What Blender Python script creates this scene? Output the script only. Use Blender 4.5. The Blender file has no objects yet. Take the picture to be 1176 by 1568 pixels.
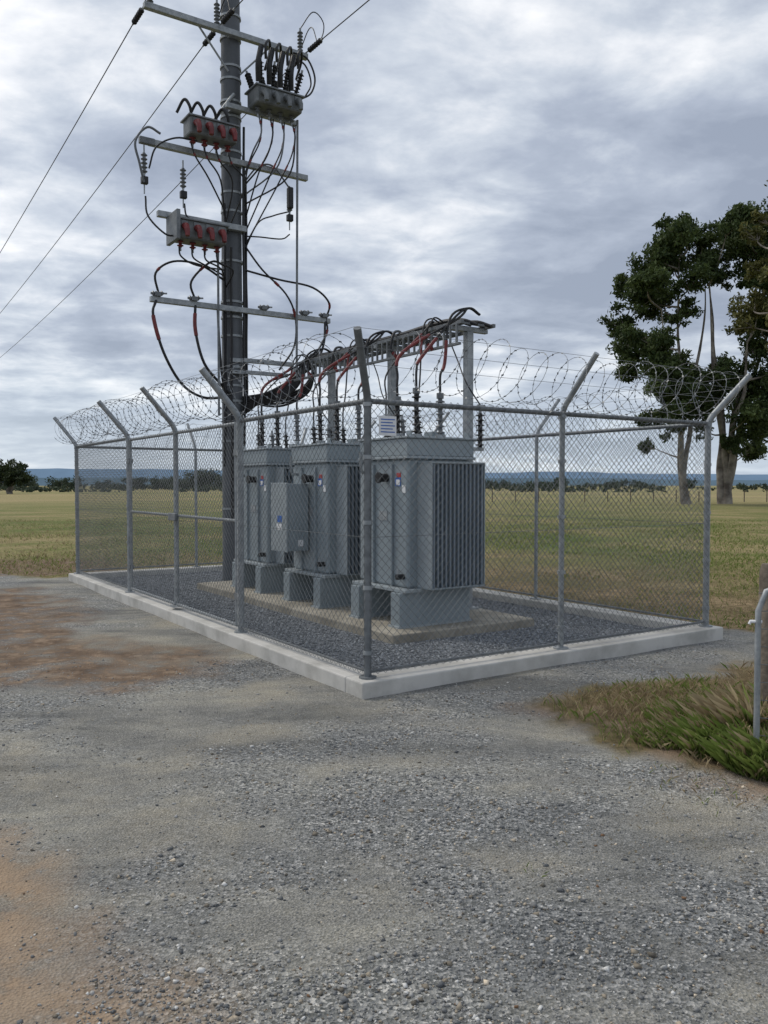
import bpy, bmesh, math, random
import numpy as np
from mathutils import Vector, Matrix, noise
random.seed(7); rng=np.random.default_rng(7)
sc=bpy.context.scene
R=math.radians

# ------------------------------------------------------------------ materials
def newmat(name):
    m=bpy.data.materials.new(name); m.use_nodes=True
    nt=m.node_tree; b=nt.nodes['Principled BSDF']
    return m,nt,b
def N(nt,t,**k):
    n=nt.nodes.new(t)
    for a,v in k.items():
        if a in ('ins',):
            for i,x in v.items(): n.inputs[i].default_value=x
        else: setattr(n,a,v)
    return n
def c4(c): return (c[0],c[1],c[2],1)
def mat(name,c1,c2=None,rough=.6,metal=0,scale=8,bump=0,bscale=60,detail=4,spec=.4,lo=.35,hi=.65):
    m,nt,b=newmat(name); L=nt.links.new
    c2=c2 or tuple(x*.75 for x in c1)
    tc=N(nt,'ShaderNodeTexCoord')
    n=N(nt,'ShaderNodeTexNoise',ins={'Scale':scale,'Detail':detail,'Roughness':.62})
    L(tc.outputs['Object'],n.inputs['Vector'])
    r=N(nt,'ShaderNodeValToRGB'); r.color_ramp.elements[0].position=lo; r.color_ramp.elements[1].position=hi
    r.color_ramp.elements[0].color=c4(c2); r.color_ramp.elements[1].color=c4(c1)
    L(n.outputs[0],r.inputs[0]); L(r.outputs[0],b.inputs['Base Color'])
    b.inputs['Roughness'].default_value=rough; b.inputs['Metallic'].default_value=metal
    b.inputs['Specular IOR Level'].default_value=spec
    if bump:
        n2=N(nt,'ShaderNodeTexNoise',ins={'Scale':bscale,'Detail':4})
        L(tc.outputs['Object'],n2.inputs['Vector'])
        bp=N(nt,'ShaderNodeBump',ins={'Strength':bump,'Distance':.01}); L(n2.outputs[0],bp.inputs['Height'])
        L(bp.outputs[0],b.inputs['Normal'])
    return m
def colmat(name,rough=.8,transl=0,spec=.2):
    m,nt,b=newmat(name); L=nt.links.new
    a=N(nt,'ShaderNodeAttribute',attribute_name='Col'); L(a.outputs['Color'],b.inputs['Base Color'])
    b.inputs['Roughness'].default_value=rough; b.inputs['Specular IOR Level'].default_value=spec
    if transl:
        t=N(nt,'ShaderNodeBsdfTranslucent'); L(a.outputs['Color'],t.inputs['Color'])
        mx=N(nt,'ShaderNodeMixShader'); mx.inputs[0].default_value=transl
        out=nt.nodes['Material Output']
        L(b.outputs[0],mx.inputs[1]); L(t.outputs[0],mx.inputs[2]); L(mx.outputs[0],out.inputs[0])
    return m
GALV=mat('galvanised_steel',(.38,.40,.41),(.24,.26,.275),rough=.5,metal=.3,scale=14)
GALVD=mat('weathered_galvanised',(.21,.225,.235),(.13,.14,.15),rough=.55,metal=.3,scale=10)
WIRE=mat('chain_wire',(.20,.21,.215),(.12,.13,.135),rough=.5,metal=.2,scale=5)
RAZOR=mat('razor_wire_steel',(.26,.27,.28),(.14,.15,.16),rough=.45,metal=.4,scale=5)
CONC=mat('concrete',(.58,.565,.53),(.40,.39,.36),rough=.9,scale=2.6,bump=.35,bscale=90,lo=.34,hi=.56,detail=9)
CONC2=mat('concrete_pad',(.38,.35,.29),(.24,.22,.18),rough=.9,scale=3,bump=.4,bscale=80,lo=.38,hi=.62,detail=8)
PAINT=mat('transformer_paint',(.28,.325,.35),(.23,.272,.298),rough=.38,scale=1.8,bump=.05,bscale=25,spec=.5)
PAINTL=mat('transformer_paint_flange',(.34,.38,.40),(.27,.305,.325),rough=.42,scale=6)
FIN=mat('radiator_paint',(.20,.24,.28),(.16,.195,.23),rough=.4,scale=3)
POLE=mat('pole_steel',(.125,.133,.145),(.09,.098,.108),rough=.6,metal=.2,scale=2.5,bump=.1,bscale=30)
BLACK=mat('black_rubber',(.022,.022,.024),(.012,.012,.013),rough=.5,scale=20)
PORC=mat('grey_insulator',(.16,.17,.18),(.11,.12,.13),rough=.35,scale=10)
RED=mat('red_insulator',(.20,.03,.03),(.12,.02,.02),rough=.45,scale=12)
BOXG=mat('switch_housing',(.18,.19,.195),(.11,.12,.12),rough=.5,metal=.2,scale=8)
WHITE=mat('white_label',(.78,.78,.78),(.68,.69,.71),rough=.5,scale=20)
BLUE=mat('blue_label',(.05,.16,.5),(.04,.12,.4),rough=.5,scale=20)
REDL=mat('red_label',(.5,.05,.05),(.4,.04,.04),rough=.5,scale=20)
WOOD=mat('weathered_wood',(.24,.20,.155),(.11,.09,.07),rough=.9,scale=9,bump=.6,bscale=40)
BARK=mat('gum_bark',(.32,.29,.255),(.09,.075,.065),rough=.9,scale=.9,bump=.5,bscale=3)
STONE=colmat('crushed_stone',rough=.85)
GRASS=colmat('grass_blades',rough=.7,transl=.3)
LEAF=colmat('gum_leaves',rough=.6,transl=.22)

# ------------------------------------------------------------------ mesh builder
class MB:
    def __init__(s): s.v=[];s.f=[];s.m=[];s.s=[];s.mats=[]
    def mi(s,m):
        if m not in s.mats: s.mats.append(m)
        return s.mats.index(m)
    def add(s,vs,fs,m,smooth=False):
        o=len(s.v); i=s.mi(m); s.v.extend([tuple(v) for v in vs])
        for f in fs: s.f.append(tuple(o+k for k in f)); s.m.append(i); s.s.append(smooth)
    def box(s,x0,x1,y0,y1,z0,z1,m,bev=0,M=None):
        bm=bmesh.new(); bmesh.ops.create_cube(bm,size=1)
        for v in bm.verts: v.co=Vector(((x0+x1)/2+v.co.x*(x1-x0),(y0+y1)/2+v.co.y*(y1-y0),(z0+z1)/2+v.co.z*(z1-z0)))
        if bev: bmesh.ops.bevel(bm,geom=bm.edges[:],offset=bev,segments=2,affect='EDGES',profile=.5)
        if M: bm.transform(M)
        bm.verts.index_update()
        s.add([v.co.copy() for v in bm.verts],[[v.index for v in f.verts] for f in bm.faces],m); bm.free()
    def tube(s,pts,r,m,n=6,cap=True,smooth=True):
        P=[Vector(p) for p in pts]; k=len(P)
        rr=r if isinstance(r,(list,tuple)) else [r]*k
        vs=[];prev=None
        for i in range(k):
            t=(P[min(i+1,k-1)]-P[max(i-1,0)])
            if t.length<1e-9: t=Vector((0,0,1))
            t.normalize()
            if prev is None:
                a=Vector((0,0,1)) if abs(t.z)<.9 else Vector((1,0,0))
                nn=t.cross(a).normalized()
            else:
                nn=prev-t*prev.dot(t)
                nn=nn.normalized() if nn.length>1e-6 else t.orthogonal().normalized()
            prev=nn; bb=t.cross(nn)
            for j in range(n):
                an=2*math.pi*j/n; vs.append(P[i]+(nn*math.cos(an)+bb*math.sin(an))*rr[i])
        fs=[(i*n+j,i*n+(j+1)%n,(i+1)*n+(j+1)%n,(i+1)*n+j) for i in range(k-1) for j in range(n)]
        s.add(vs,fs,m,smooth)
        if cap: s.add(vs[:n],[tuple(range(n))[::-1]],m); s.add(vs[-n:],[tuple(range(n))],m)
    def insulator(s,p,d,L,r,m,sheds=5,n=10,mcap=None):
        p=Vector(p); d=Vector(d).normalized(); pts=[];rr=[]
        k=sheds
        for i in range(k):
            a=L*i/k
            for q,x in ((0,.5),(.35,.5),(.45,1),(.62,.95),(.7,.5),(.95,.5)):
                pts.append(p+d*(a+q*L/k)); rr.append(r*x)
        s.tube(pts,rr,m,n=n)
        s.tube([p+d*L,p+d*(L+.05)],r*.35,mcap or GALV,n=8)
    def build(s,name,M=None):
        me=bpy.data.meshes.new(name); me.from_pydata(s.v,[],s.f)
        for m in s.mats: me.materials.append(m)
        me.polygons.foreach_set('material_index',s.m); me.polygons.foreach_set('use_smooth',s.s)
        me.update(); o=bpy.data.objects.new(name,me); sc.collection.objects.link(o)
        if M is not None: o.matrix_world=M
        return o
def np_mesh(name,V,F,C,m,smooth=False):
    me=bpy.data.meshes.new(name); k=F.shape[1]
    me.vertices.add(len(V)); me.vertices.foreach_set('co',V.astype(np.float32).ravel())
    me.loops.add(F.size); me.loops.foreach_set('vertex_index',F.astype(np.int32).ravel())
    me.polygons.add(len(F)); me.polygons.foreach_set('loop_start',np.arange(0,F.size,k,dtype=np.int32))
    me.polygons.foreach_set('loop_total',np.full(len(F),k,dtype=np.int32))
    if smooth: me.polygons.foreach_set('use_smooth',np.ones(len(F),dtype=bool))
    me.update(calc_edges=True)
    if C is not None:
        ca=me.color_attributes.new(name='Col',type='FLOAT_COLOR',domain='POINT')
        c=np.ones((len(V),4),dtype=np.float32); c[:,:3]=C; ca.data.foreach_set('color',c.ravel())
    me.materials.append(m); o=bpy.data.objects.new(name,me); sc.collection.objects.link(o); return o
def crom(P,sub=6):
    P=[Vector(p) for p in P]; Q=[P[0]*2-P[1]]+P+[P[-1]*2-P[-2]]; out=[]
    for i in range(1,len(Q)-2):
        for k in range(sub):
            t=k/sub; a,b,c,d=Q[i-1],Q[i],Q[i+1],Q[i+2]
            out.append(.5*((2*b)+(c-a)*t+(2*a-5*b+4*c-d)*t*t+(3*b-a-3*c+d)*t**3))
    out.append(P[-1]); return out

# site frame: origin at the near kerb corner, x along the short side, y along the long side
SITE=Matrix.Translation((-.16,6.158,0))@Matrix.Rotation(R(33.6),4,'Z')
SL,SB=4.45,9.3

# ------------------------------------------------------------------ camera
cam=bpy.data.cameras.new('camera'); co=bpy.data.objects.new('camera',cam); sc.collection.objects.link(co)
co.location=(0,0,1.6); co.rotation_euler=(R(90-1.85),0,0)
cam.sensor_fit='VERTICAL'; cam.sensor_height=24; cam.lens=24*1270/1568; cam.clip_end=20000; cam.clip_start=.05
sc.camera=co

# ------------------------------------------------------------------ world + sun
SUN_EL,SUN_AZ=R(50),R(-58)
w=bpy.data.worlds.new('World'); sc.world=w; w.use_nodes=True
nt=w.node_tree; nt.nodes.clear(); L=nt.links.new
out=N(nt,'ShaderNodeOutputWorld')
sky=N(nt,'ShaderNodeTexSky',sky_type='NISHITA'); sky.sun_disc=False; sky.sun_elevation=SUN_EL; sky.sun_rotation=SUN_AZ
bg1=N(nt,'ShaderNodeBackground',ins={'Strength':.10}); L(sky.outputs[0],bg1.inputs[0])
tc=N(nt,'ShaderNodeTexCoord'); sp=N(nt,'ShaderNodeSeparateXYZ'); L(tc.outputs['Generated'],sp.inputs[0])
def M_(op,a,b=None,c=None):
    n=N(nt,'ShaderNodeMath',operation=op)
    for i,x in enumerate((a,b,c)):
        if x is None: continue
        if isinstance(x,(int,float)): n.inputs[i].default_value=x
        else: L(x,n.inputs[i])
    return n.outputs[0]
zc=M_('ADD',M_('MAXIMUM',sp.outputs[2],0.0),.19)
cx=M_('DIVIDE',sp.outputs[0],zc); cy=M_('DIVIDE',sp.outputs[1],zc)
cb=N(nt,'ShaderNodeCombineXYZ'); L(cx,cb.inputs[0]); L(cy,cb.inputs[1])
def cloud(scale,rot,sx,sy,off,detail,rough,dist):
    mp=N(nt,'ShaderNodeMapping'); mp.inputs['Rotation'].default_value=(0,0,R(rot)); mp.inputs['Scale'].default_value=(sx,sy,1); mp.inputs['Location'].default_value=off
    L(cb.outputs[0],mp.inputs[0])
    n=N(nt,'ShaderNodeTexNoise',ins={'Scale':scale,'Detail':detail,'Roughness':rough,'Distortion':dist}); L(mp.outputs[0],n.inputs['Vector']); return n.outputs[0]
n1=cloud(1.15,-25,1,1.15,(3.1,1.2,0),7,.5,.3)
n2=cloud(4.2,-15,1,1.2,(1.3,5.2,0),6,.58,.2)
mixn=M_('ADD',M_('MULTIPLY',n1,.62),M_('MULTIPLY',n2,.38))
sd=Vector((math.sin(SUN_AZ)*math.cos(SUN_EL),math.cos(SUN_AZ)*math.cos(SUN_EL),math.sin(SUN_EL)))
dt=N(nt,'ShaderNodeVectorMath',operation='DOT_PRODUCT'); L(tc.outputs['Generated'],dt.inputs[0]); dt.inputs[1].default_value=sd
gl=M_('POWER',M_('MAXIMUM',dt.outputs['Value'],0),3)
mixn=M_('ADD',mixn,M_('MULTIPLY',M_('SUBTRACT',gl,.32),.13))
rp=N(nt,'ShaderNodeValToRGB'); e=rp.color_ramp.elements
e[0].position=.37; e[0].color=(.32,.365,.455,1); e[1].position=.62; e[1].color=(.98,.985,1.0,1)
x=rp.color_ramp.elements.new(.455); x.color=(.43,.48,.575,1)
x=rp.color_ramp.elements.new(.52); x.color=(.60,.65,.725,1)
L(mixn,rp.inputs[0])
hz=N(nt,'ShaderNodeMapRange'); hz.inputs[1].default_value=.0; hz.inputs[2].default_value=.15; hz.inputs[3].default_value=.65; hz.inputs[4].default_value=0
L(sp.outputs[2],hz.inputs[0])
mh=N(nt,'ShaderNodeMixRGB'); mh.inputs[2].default_value=(.58,.68,.79,1); L(hz.outputs[0],mh.inputs[0]); L(rp.outputs[0],mh.inputs[1])
bg2=N(nt,'ShaderNodeBackground',ins={'Strength':1.12}); L(mh.outputs[0],bg2.inputs[0])
ms=N(nt,'ShaderNodeMixShader'); ms.inputs[0].default_value=.9
L(bg1.outputs[0],ms.inputs[1]); L(bg2.outputs[0],ms.inputs[2]); L(ms.outputs[0],out.inputs[0])
sl=bpy.data.lights.new('sun','SUN'); sl.energy=1.5; sl.angle=R(13); sl.color=(1,.93,.82)
so=bpy.data.objects.new('sun',sl); sc.collection.objects.link(so); so.rotation_euler=(-sd).to_track_quat('-Z','Y').to_euler()

# ------------------------------------------------------------------ ground
GRAVEL=[(-60,-30),(60,-30),(60,-8),(4,3.0),(1.99,4.3),(1.62,4.95),(1.38,5.4),(1.08,5.95),(1.9,6.5),(3.1,7.35),(4.1,8.2),(3.9,9.0),(-1.6,16.7),(-5.9,14.3),(-7,15.0),(-12,16.2),(-60,22)]
DIRT=[[(-9,13.4),(-5.6,12.6),(-4.3,11.1),(-3.2,8.9),(-1.9,7.8),(-1.55,6.95),(-1.95,6.3),(-3.1,6.6),(-9,7.0)],
      [(-60,21),(-12,15.5),(-5.9,14.7),(-5.0,15.5),(-6,17.6),(-60,25)],
      [(1.0,5.95),(1.35,5.4),(1.6,4.9),(2.3,4.25),(2.6,4.5),(1.9,5.3),(1.7,5.9),(1.3,6.3)],
      [(-1.75,3.7),(-1.25,3.3),(-.98,2.8),(-.88,2.2),(-3,2.0),(-3,3.5)]]
def pdist(x,y,poly):
    P=np.array(poly); n=len(P); ins=np.zeros(x.shape,bool); d=np.full(x.shape,1e9)
    for i in range(n):
        x0,y0=P[i]; x1,y1=P[(i+1)%n]
        c=((y0>y)!=(y1>y)); 
        xi=(x1-x0)*(y-y0)/((y1-y0) if y1!=y0 else 1e-9)+x0
        ins^=c&(x<xi)
        dx,dy=x1-x0,y1-y0; t=np.clip(((x-x0)*dx+(y-y0)*dy)/(dx*dx+dy*dy),0,1)
        d=np.minimum(d,np.hypot(x-x0-t*dx,y-y0-t*dy))
    return np.where(ins,d,-d)
def nz(x,y,s,o=0,oc=4):
    out=np.empty(x.size)
    for i,(a,b) in enumerate(zip(x.ravel(),y.ravel())): out[i]=noise.fractal(Vector((a*s+o,b*s-o,o*.37)),.8,2.0,oc)
    return out.reshape(x.shape)
def band(x,y): return nz(x*.8+y*.1,y*1.1-x*.35,.75,31,6)
def gz(x,y):
    return .010*np.sin(x*1.3+.4)*np.sin(y*.9+1)+.006*np.sin(x*3.7+y*1.2)*np.sin(y*2.9-x)
def axis(lo,hi,step,far):
    c=list(np.arange(lo,hi,step)); s=step; a=hi; up=[]
    while a<far: up.append(a); s*=1.22; a+=s
    up.append(far); s=step; a=lo; dn=[]
    while a>-far: s*=1.22; a-=s; dn.append(max(a,-far))
    return np.array(dn[::-1]+c+up)
gx=axis(-9,7,.075,9000); gy=axis(1.5,19,.085,9000)
XX,YY=np.meshgrid(gx,gy); ZZ=np.where((np.abs(XX)<60)&(np.abs(YY)<60),gz(XX,YY),0)
nx,ny=len(gx),len(gy)
near=(np.abs(XX)<70)&(np.abs(YY)<70)
g=np.full(XX.shape,-50.); d_=np.full(XX.shape,-50.)
xs,ys=XX[near],YY[near]
n1_=nz(xs,ys,.9,3); n2_=nz(xs,ys,3.5,9)
g[near]=pdist(xs,ys,GRAVEL)+.22*n1_+.14*n2_
dd=np.full(xs.shape,-50.)
for p in DIRT: dd=np.maximum(dd,pdist(xs,ys,p))
d_[near]=dd+.45*n1_+.22*n2_
st_=np.full(XX.shape,0.); st_[near]=.5+.85*band(xs,ys)+.35*n2_
sm=lambda v,w:np.clip(.5+v/w,0,1)
Rm=sm(g,.16); Gm=sm(d_,.5)
ids=np.arange(nx*ny).reshape(ny,nx)
F=np.stack([ids[:-1,:-1],ids[:-1,1:],ids[1:,1:],ids[1:,:-1]],-1).reshape(-1,4)
C=np.stack([Rm.ravel(),Gm.ravel(),np.clip(st_,0,1).ravel()],-1)
gm,nt,b=newmat('ground_surface'); L=nt.links.new
def noise_(scale,detail=6,rough=.6,vec=None,dist=0):
    n=N(nt,'ShaderNodeTexNoise',ins={'Scale':scale,'Detail':detail,'Roughness':rough,'Distortion':dist}); L(vec or tcg.outputs['Object'],n.inputs['Vector']); return n.outputs[0]
def ramp(fac,stops):
    r=N(nt,'ShaderNodeValToRGB'); el=r.color_ramp.elements
    el[0].position=stops[0][0]; el[0].color=c4(stops[0][1]); el[1].position=stops[-1][0]; el[1].color=c4(stops[-1][1])
    for p,c in stops[1:-1]: q=el.new(p); q.color=c4(c)
    L(fac,r.inputs[0]); return r.outputs[0]
def mix(f,a,bb,mode='MIX'):
    n=N(nt,'ShaderNodeMixRGB',blend_type=mode)
    for i,x in enumerate((f,a,bb)):
        if isinstance(x,(int,float)): n.inputs[i].default_value=x
        elif isinstance(x,tuple): n.inputs[i].default_value=c4(x)
        else: L(x,n.inputs[i])
    return n.outputs[0]
tcg=N(nt,'ShaderNodeTexCoord'); at=N(nt,'ShaderNodeAttribute',attribute_name='Col'); sx=N(nt,'ShaderNodeSeparateColor'); L(at.outputs['Color'],sx.inputs[0])
vor=N(nt,'ShaderNodeTexVoronoi',ins={'Scale':85}); L(tcg.outputs['Object'],vor.inputs['Vector'])
vor2=N(nt,'ShaderNodeTexVoronoi',ins={'Scale':190}); L(tcg.outputs['Object'],vor2.inputs['Vector'])
sv=N(nt,'ShaderNodeSeparateColor'); L(vor.outputs['Color'],sv.inputs[0])
sv2=N(nt,'ShaderNodeSeparateColor'); L(vor2.outputs['Color'],sv2.inputs[0])
fines=ramp(noise_(1.6,9,.72),[(.36,(.15,.15,.138)),(.49,(.245,.24,.215)),(.61,(.36,.345,.29))])
sand=ramp(noise_(.8,6,.65,dist=.5),[(.49,(0,0,0)),(.62,(.85,.85,.85))])
fines=mix(sand,fines,(.39,.345,.255))
st=ramp(sv.outputs[0],[(.0,(.06,.068,.072)),(.5,(.22,.23,.235)),(.85,(.37,.375,.37)),(1,(.66,.65,.63))])
st2=ramp(sv2.outputs[0],[(.0,(.08,.08,.075)),(.5,(.25,.245,.225)),(1,(.56,.54,.50))])
fines=mix(.5,fines,st2)
stm=ramp(sx.outputs[2],[(.15,(.08,)*3),(.9,(.82,)*3)])
grav=mix(stm,fines,st)
# damp / compacted patches and worn wheel lines
mpw=N(nt,'ShaderNodeMapping'); mpw.inputs['Rotation'].default_value=(0,0,R(24)); mpw.inputs['Scale'].default_value=(.45,1.5,1); L(tcg.outputs['Object'],mpw.inputs[0])
patch=ramp(noise_(1.0,7,.66,vec=mpw.outputs[0],dist=.6),[(.36,(.62,.63,.64)),(.47,(.90,.90,.90)),(.60,(1.12,1.10,1.05))])
grav=mix(1.0,grav,patch,'MULTIPLY')
dirt=ramp(noise_(5,7,.7),[(.36,(.095,.063,.043)),(.5,(.185,.13,.09)),(.64,(.31,.23,.16))])
sxyz=N(nt,'ShaderNodeSeparateXYZ'); L(tcg.outputs['Object'],sxyz.inputs[0])
ny_=N(nt,'ShaderNodeMapRange'); ny_.inputs[1].default_value=5.5; ny_.inputs[2].default_value=3.8; ny_.inputs[3].default_value=0; ny_.inputs[4].default_value=.6; L(sxyz.outputs[1],ny_.inputs[0])
dirt=mix(ny_.outputs[0],dirt,(.46,.335,.225))
g1=ramp(noise_(.55,7,.65),[(.38,(.13,.115,.055)),(.5,(.20,.155,.085)),(.60,(.30,.23,.14))])
g2=ramp(noise_(9,6,.7),[(.34,(.45,.45,.4)),(.66,(1.4,1.35,1.3))])
far=ramp(noise_(.028,5,.6),[(.38,(.22,.225,.09)),(.62,(.36,.30,.16))])
cd=N(nt,'ShaderNodeVectorMath',operation='LENGTH'); L(tcg.outputs['Object'],cd.inputs[0])
cdn=N(nt,'ShaderNodeMath',operation='MULTIPLY_ADD'); L(noise_(.25,4,.6),cdn.inputs[0]); cdn.inputs[1].default_value=14; L(cd.outputs['Value'],cdn.inputs[2])
mr=N(nt,'ShaderNodeMapRange'); mr.inputs[1].default_value=40; mr.inputs[2].default_value=100; L(cdn.outputs[0],mr.inputs[0])
grn=ramp(noise_(.15,7,.7),[(.38,(.11,.155,.04)),(.50,(.185,.195,.07)),(.60,(.32,.27,.14))])
mr2=N(nt,'ShaderNodeMapRange'); mr2.inputs[1].default_value=20; mr2.inputs[2].default_value=28; L(cdn.outputs[0],mr2.inputs[0])
grass=mix(1.0,mix(mr.outputs[0],mix(mr2.outputs[0],g1,grn),far),g2,'MULTIPLY')
base=mix(sx.outputs[0],grass,grav)
dm=N(nt,'ShaderNodeMath',operation='MULTIPLY'); L(sx.outputs[1],dm.inputs[0]); L(ramp(noise_(2.5,7,.7),[(.38,(.25,)*3),(.52,(1,)*3)]),dm.inputs[1])
base=mix(dm.outputs[0],base,dirt)
L(base,b.inputs['Base Color']); b.inputs['Roughness'].default_value=.95; b.inputs['Specular IOR Level'].default_value=.15
hm=N(nt,'ShaderNodeMath',operation='ADD'); L(vor.outputs['Distance'],hm.inputs[0]); L(noise_(30,7,.75),hm.inputs[1])
bp=N(nt,'ShaderNodeBump',ins={'Strength':.8,'Distance':.012}); L(hm.outputs[0],bp.inputs['Height']); L(bp.outputs[0],b.inputs['Normal'])
np_mesh('ground',np.stack([XX.ravel(),YY.ravel(),ZZ.ravel()],-1),F,C,gm,smooth=True)

# loose stones
CUBE=np.array([(-1,-1,-1),(1,-1,-1),(1,1,-1),(-1,1,-1),(-1,-1,1),(1,-1,1),(1,1,1),(-1,1,1)])*.577
CF=np.array([(0,3,2,1),(4,5,6,7),(0,1,5,4),(1,2,6,5),(2,3,7,6),(3,0,4,7)])
def stones(name,X,Y,Z,S,cols,squash=.7):
    n=len(X); V=CUBE[None]+rng.normal(0,.17,(n,8,3)); V*=rng.uniform(.65,1.3,(n,1,3))
    q=rng.normal(size=(n,4)); q/=np.linalg.norm(q,axis=1)[:,None]; w_,x,y,z=q.T
    Rm_=np.stack([1-2*(y*y+z*z),2*(x*y-z*w_),2*(x*z+y*w_),2*(x*y+z*w_),1-2*(x*x+z*z),2*(y*z-x*w_),2*(x*z-y*w_),2*(y*z+x*w_),1-2*(x*x+y*y)],-1).reshape(n,3,3)
    V=np.einsum('nij,nkj->nki',Rm_,V); V[:,:,2]*=squash
    V=V*S[:,None,None]; V[:,:,0]+=X[:,None]; V[:,:,1]+=Y[:,None]; V[:,:,2]+=Z[:,None]+S[:,None]*.2
    Fs=(CF[None]+np.arange(n)[:,None,None]*8).reshape(-1,4)
    return np_mesh(name,V.reshape(-1,3),Fs,np.repeat(cols,8,0),STONE)
n=100000
Y=1.7+6.5*rng.random(n)**1.4; X=(rng.random(n)*2-1)*(.52*Y+.9)
k=(pdist(X,Y,GRAVEL)>.05); 
loc=np.linalg.inv(np.array(SITE)); la=loc[0,0]*X+loc[0,1]*Y+loc[0,3]; lb=loc[1,0]*X+loc[1,1]*Y+loc[1,3]
k&=~((la>-.02)&(lb>-.02)&(la<SL+.02)&(lb<SB+.02)); X,Y=X[k],Y[k]
q=.85*band(X,Y)+.35*nz(X,Y,3.5,9); pd=np.clip(.40+1.1*q,.08,1)
dz=np.full(X.shape,-9.)
for p in DIRT: dz=np.maximum(dz,pdist(X,Y,p))
pd=np.where(dz>0,pd*.3,pd)
k=(rng.random(len(X))<pd); X,Y,q=X[k],Y[k],q[k]
S=np.clip(rng.lognormal(-5.5,.45,len(X)),.0018,.013)*(1+.25*np.clip(q,-.5,.6))
t=rng.random(len(X))[:,None]; c=(1-t)*np.array([.11,.115,.12])+t*np.array([.41,.405,.385]); c[rng.random(len(X))<.05]=(.66,.65,.62)
wm=rng.random(len(X))<.25; c[wm]*=np.array([1.1,.95,.76])
wm=rng.random(len(X))<.006; c[wm]=(.20,.12,.07)
stones('loose_gravel',X,Y,gz(X,Y),S,c)

# ------------------------------------------------------------------ enclosure kerb, bed, pad
m=MB(); W=.25;H=.12
m.box(0,SL,0,W,-.08,H,CONC,.012); m.box(0,SL,SB-W,SB,-.08,H,CONC,.012)
m.box(0,W,W,SB-W,-.08,H,CONC,.012); m.box(SL-W,SL,W,SB-W,-.08,H,CONC,.012)
m.build('concrete_kerb',SITE)
BED=mat('blue_metal_bed',(.20,.215,.235),(.10,.11,.125),rough=.9,scale=55,bump=1,bscale=70)
m=MB(); m.add([(W,W,.03),(SL-W,W,.03),(SL-W,SB-W,.03),(W,SB-W,.03)],[(0,1,2,3)],BED); m.build('gravel_bed',SITE)
n=38000; a=rng.uniform(W+.01,SL-W-.01,n); b_=W+.01+(SB-2*W-.02)*rng.random(n)**1.3
k=~((a>1.28)&(a<3.22)&(b_>1.48)&(b_<6.82)); a,b_=a[k],b_[k]
t=rng.random(len(a))[:,None]; c=(1-t)*np.array([.11,.12,.13])+t*np.array([.38,.40,.42])
S_=rng.uniform(.006,.015,len(a)); o=stones('crushed_rock',a,b_,np.full(len(a),.032),S_,c); o.matrix_world=SITE
m=MB(); m.box(1.3,3.2,1.5,6.8,-.05,.12,CONC2,.012); m.build('concrete_pad',SITE)

# ------------------------------------------------------------------ fence
RAIL=2.24; I=.125
def mesh_panel(mb,p0,p1,z0,z1,nrm):
    p0=Vector((*p0,0)); p1=Vector((*p1,0)); Ln=(p1-p0).length; u=(p1-p0)/Ln; nn=Vector((*nrm,0)); h=z1-z0; pit=.0707
    for sgn in (1,-1):
        k=-h
        while k<Ln:
            t0=max(0,-k); t1=min(h,Ln-k)
            if t1-t0>.02:
                A=p0+u*(k+t0)+Vector((0,0,(z0+t0) if sgn==1 else (z1-t0)))+nn*.0022*sgn
                B=p0+u*(k+t1)+Vector((0,0,(z0+t1) if sgn==1 else (z1-t1)))+nn*.0022*sgn
                mb.tube([A,B],.0022,WIRE,n=4,cap=False)
            k+=pit
def post(mb,a,b,dirv,r=.03,h=RAIL+.02,base=.12,L1=.40,L2=.47,mt=GALV):
    d=Vector((*dirv,0)).normalized()
    P=[Vector((a,b,base)),Vector((a,b,1.2)),Vector((a,b,h-.05)),Vector((a,b,h))+d*.01,Vector((a,b,h+.05))+d*.035,Vector((a,b,h+.10))+d*.075,Vector((a,b,h+L2))+d*L1]
    mb.tube(P,r,mt,n=10)
    mb.tube([(a,b,base),(a,b,base+.012)],.07,mt,n=10)
    return d
fence=MB()
A0,A1,B0,B1=I,SL-I,I,SB-I
post(fence,A0,B0,(-1,-1),r=.030,L1=.34,mt=GALVD); post(fence,A1,B0,(1,-1),r=.032); post(fence,A0,B1,(-1,1)); post(fence,A1,B1,(1,1))
post(fence,2.2,B0,(0,-1),r=.025); post(fence,2.2,B1,(0,1),r=.025)
for bb in (2.65,5.0,7.1): post(fence,A1,bb,(1,0),r=.023)
post(fence,A0,2.5,(-1,0),r=.034); post(fence,A0,6.25,(-1,0),r=.032)
def rail(mb,p,q,r=.021,mt=GALVD): mb.tube([p,q],r,mt,n=8)
rail(fence,(A0,B0,RAIL),(A1,B0,RAIL)); rail(fence,(A1,B0,RAIL),(A1,B1,RAIL)); rail(fence,(A0,B1,RAIL),(A1,B1,RAIL)); rail(fence,(A0,B0,RAIL),(A0,2.5,RAIL)); rail(fence,(A0,6.25,RAIL),(A0,B1,RAIL))
for z in (.17,1.2):
    r=.012 if z<.5 else .0025
    rail(fence,(A0,B0,z),(A1,B0,z),r); rail(fence,(A1,B0,z),(A1,B1,z),r); rail(fence,(A0,B1,z),(A1,B1,z),r); rail(fence,(A0,B0,z),(A0,2.5,z),r); rail(fence,(A0,6.25,z),(A0,B1,z),r)
e=.034
mesh_panel(fence,(A0,B0-e),(A1,B0-e),.15,RAIL+.03,(0,-1)); mesh_panel(fence,(A1+e,B0),(A1+e,B1),.15,RAIL+.03,(1,0))
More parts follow.
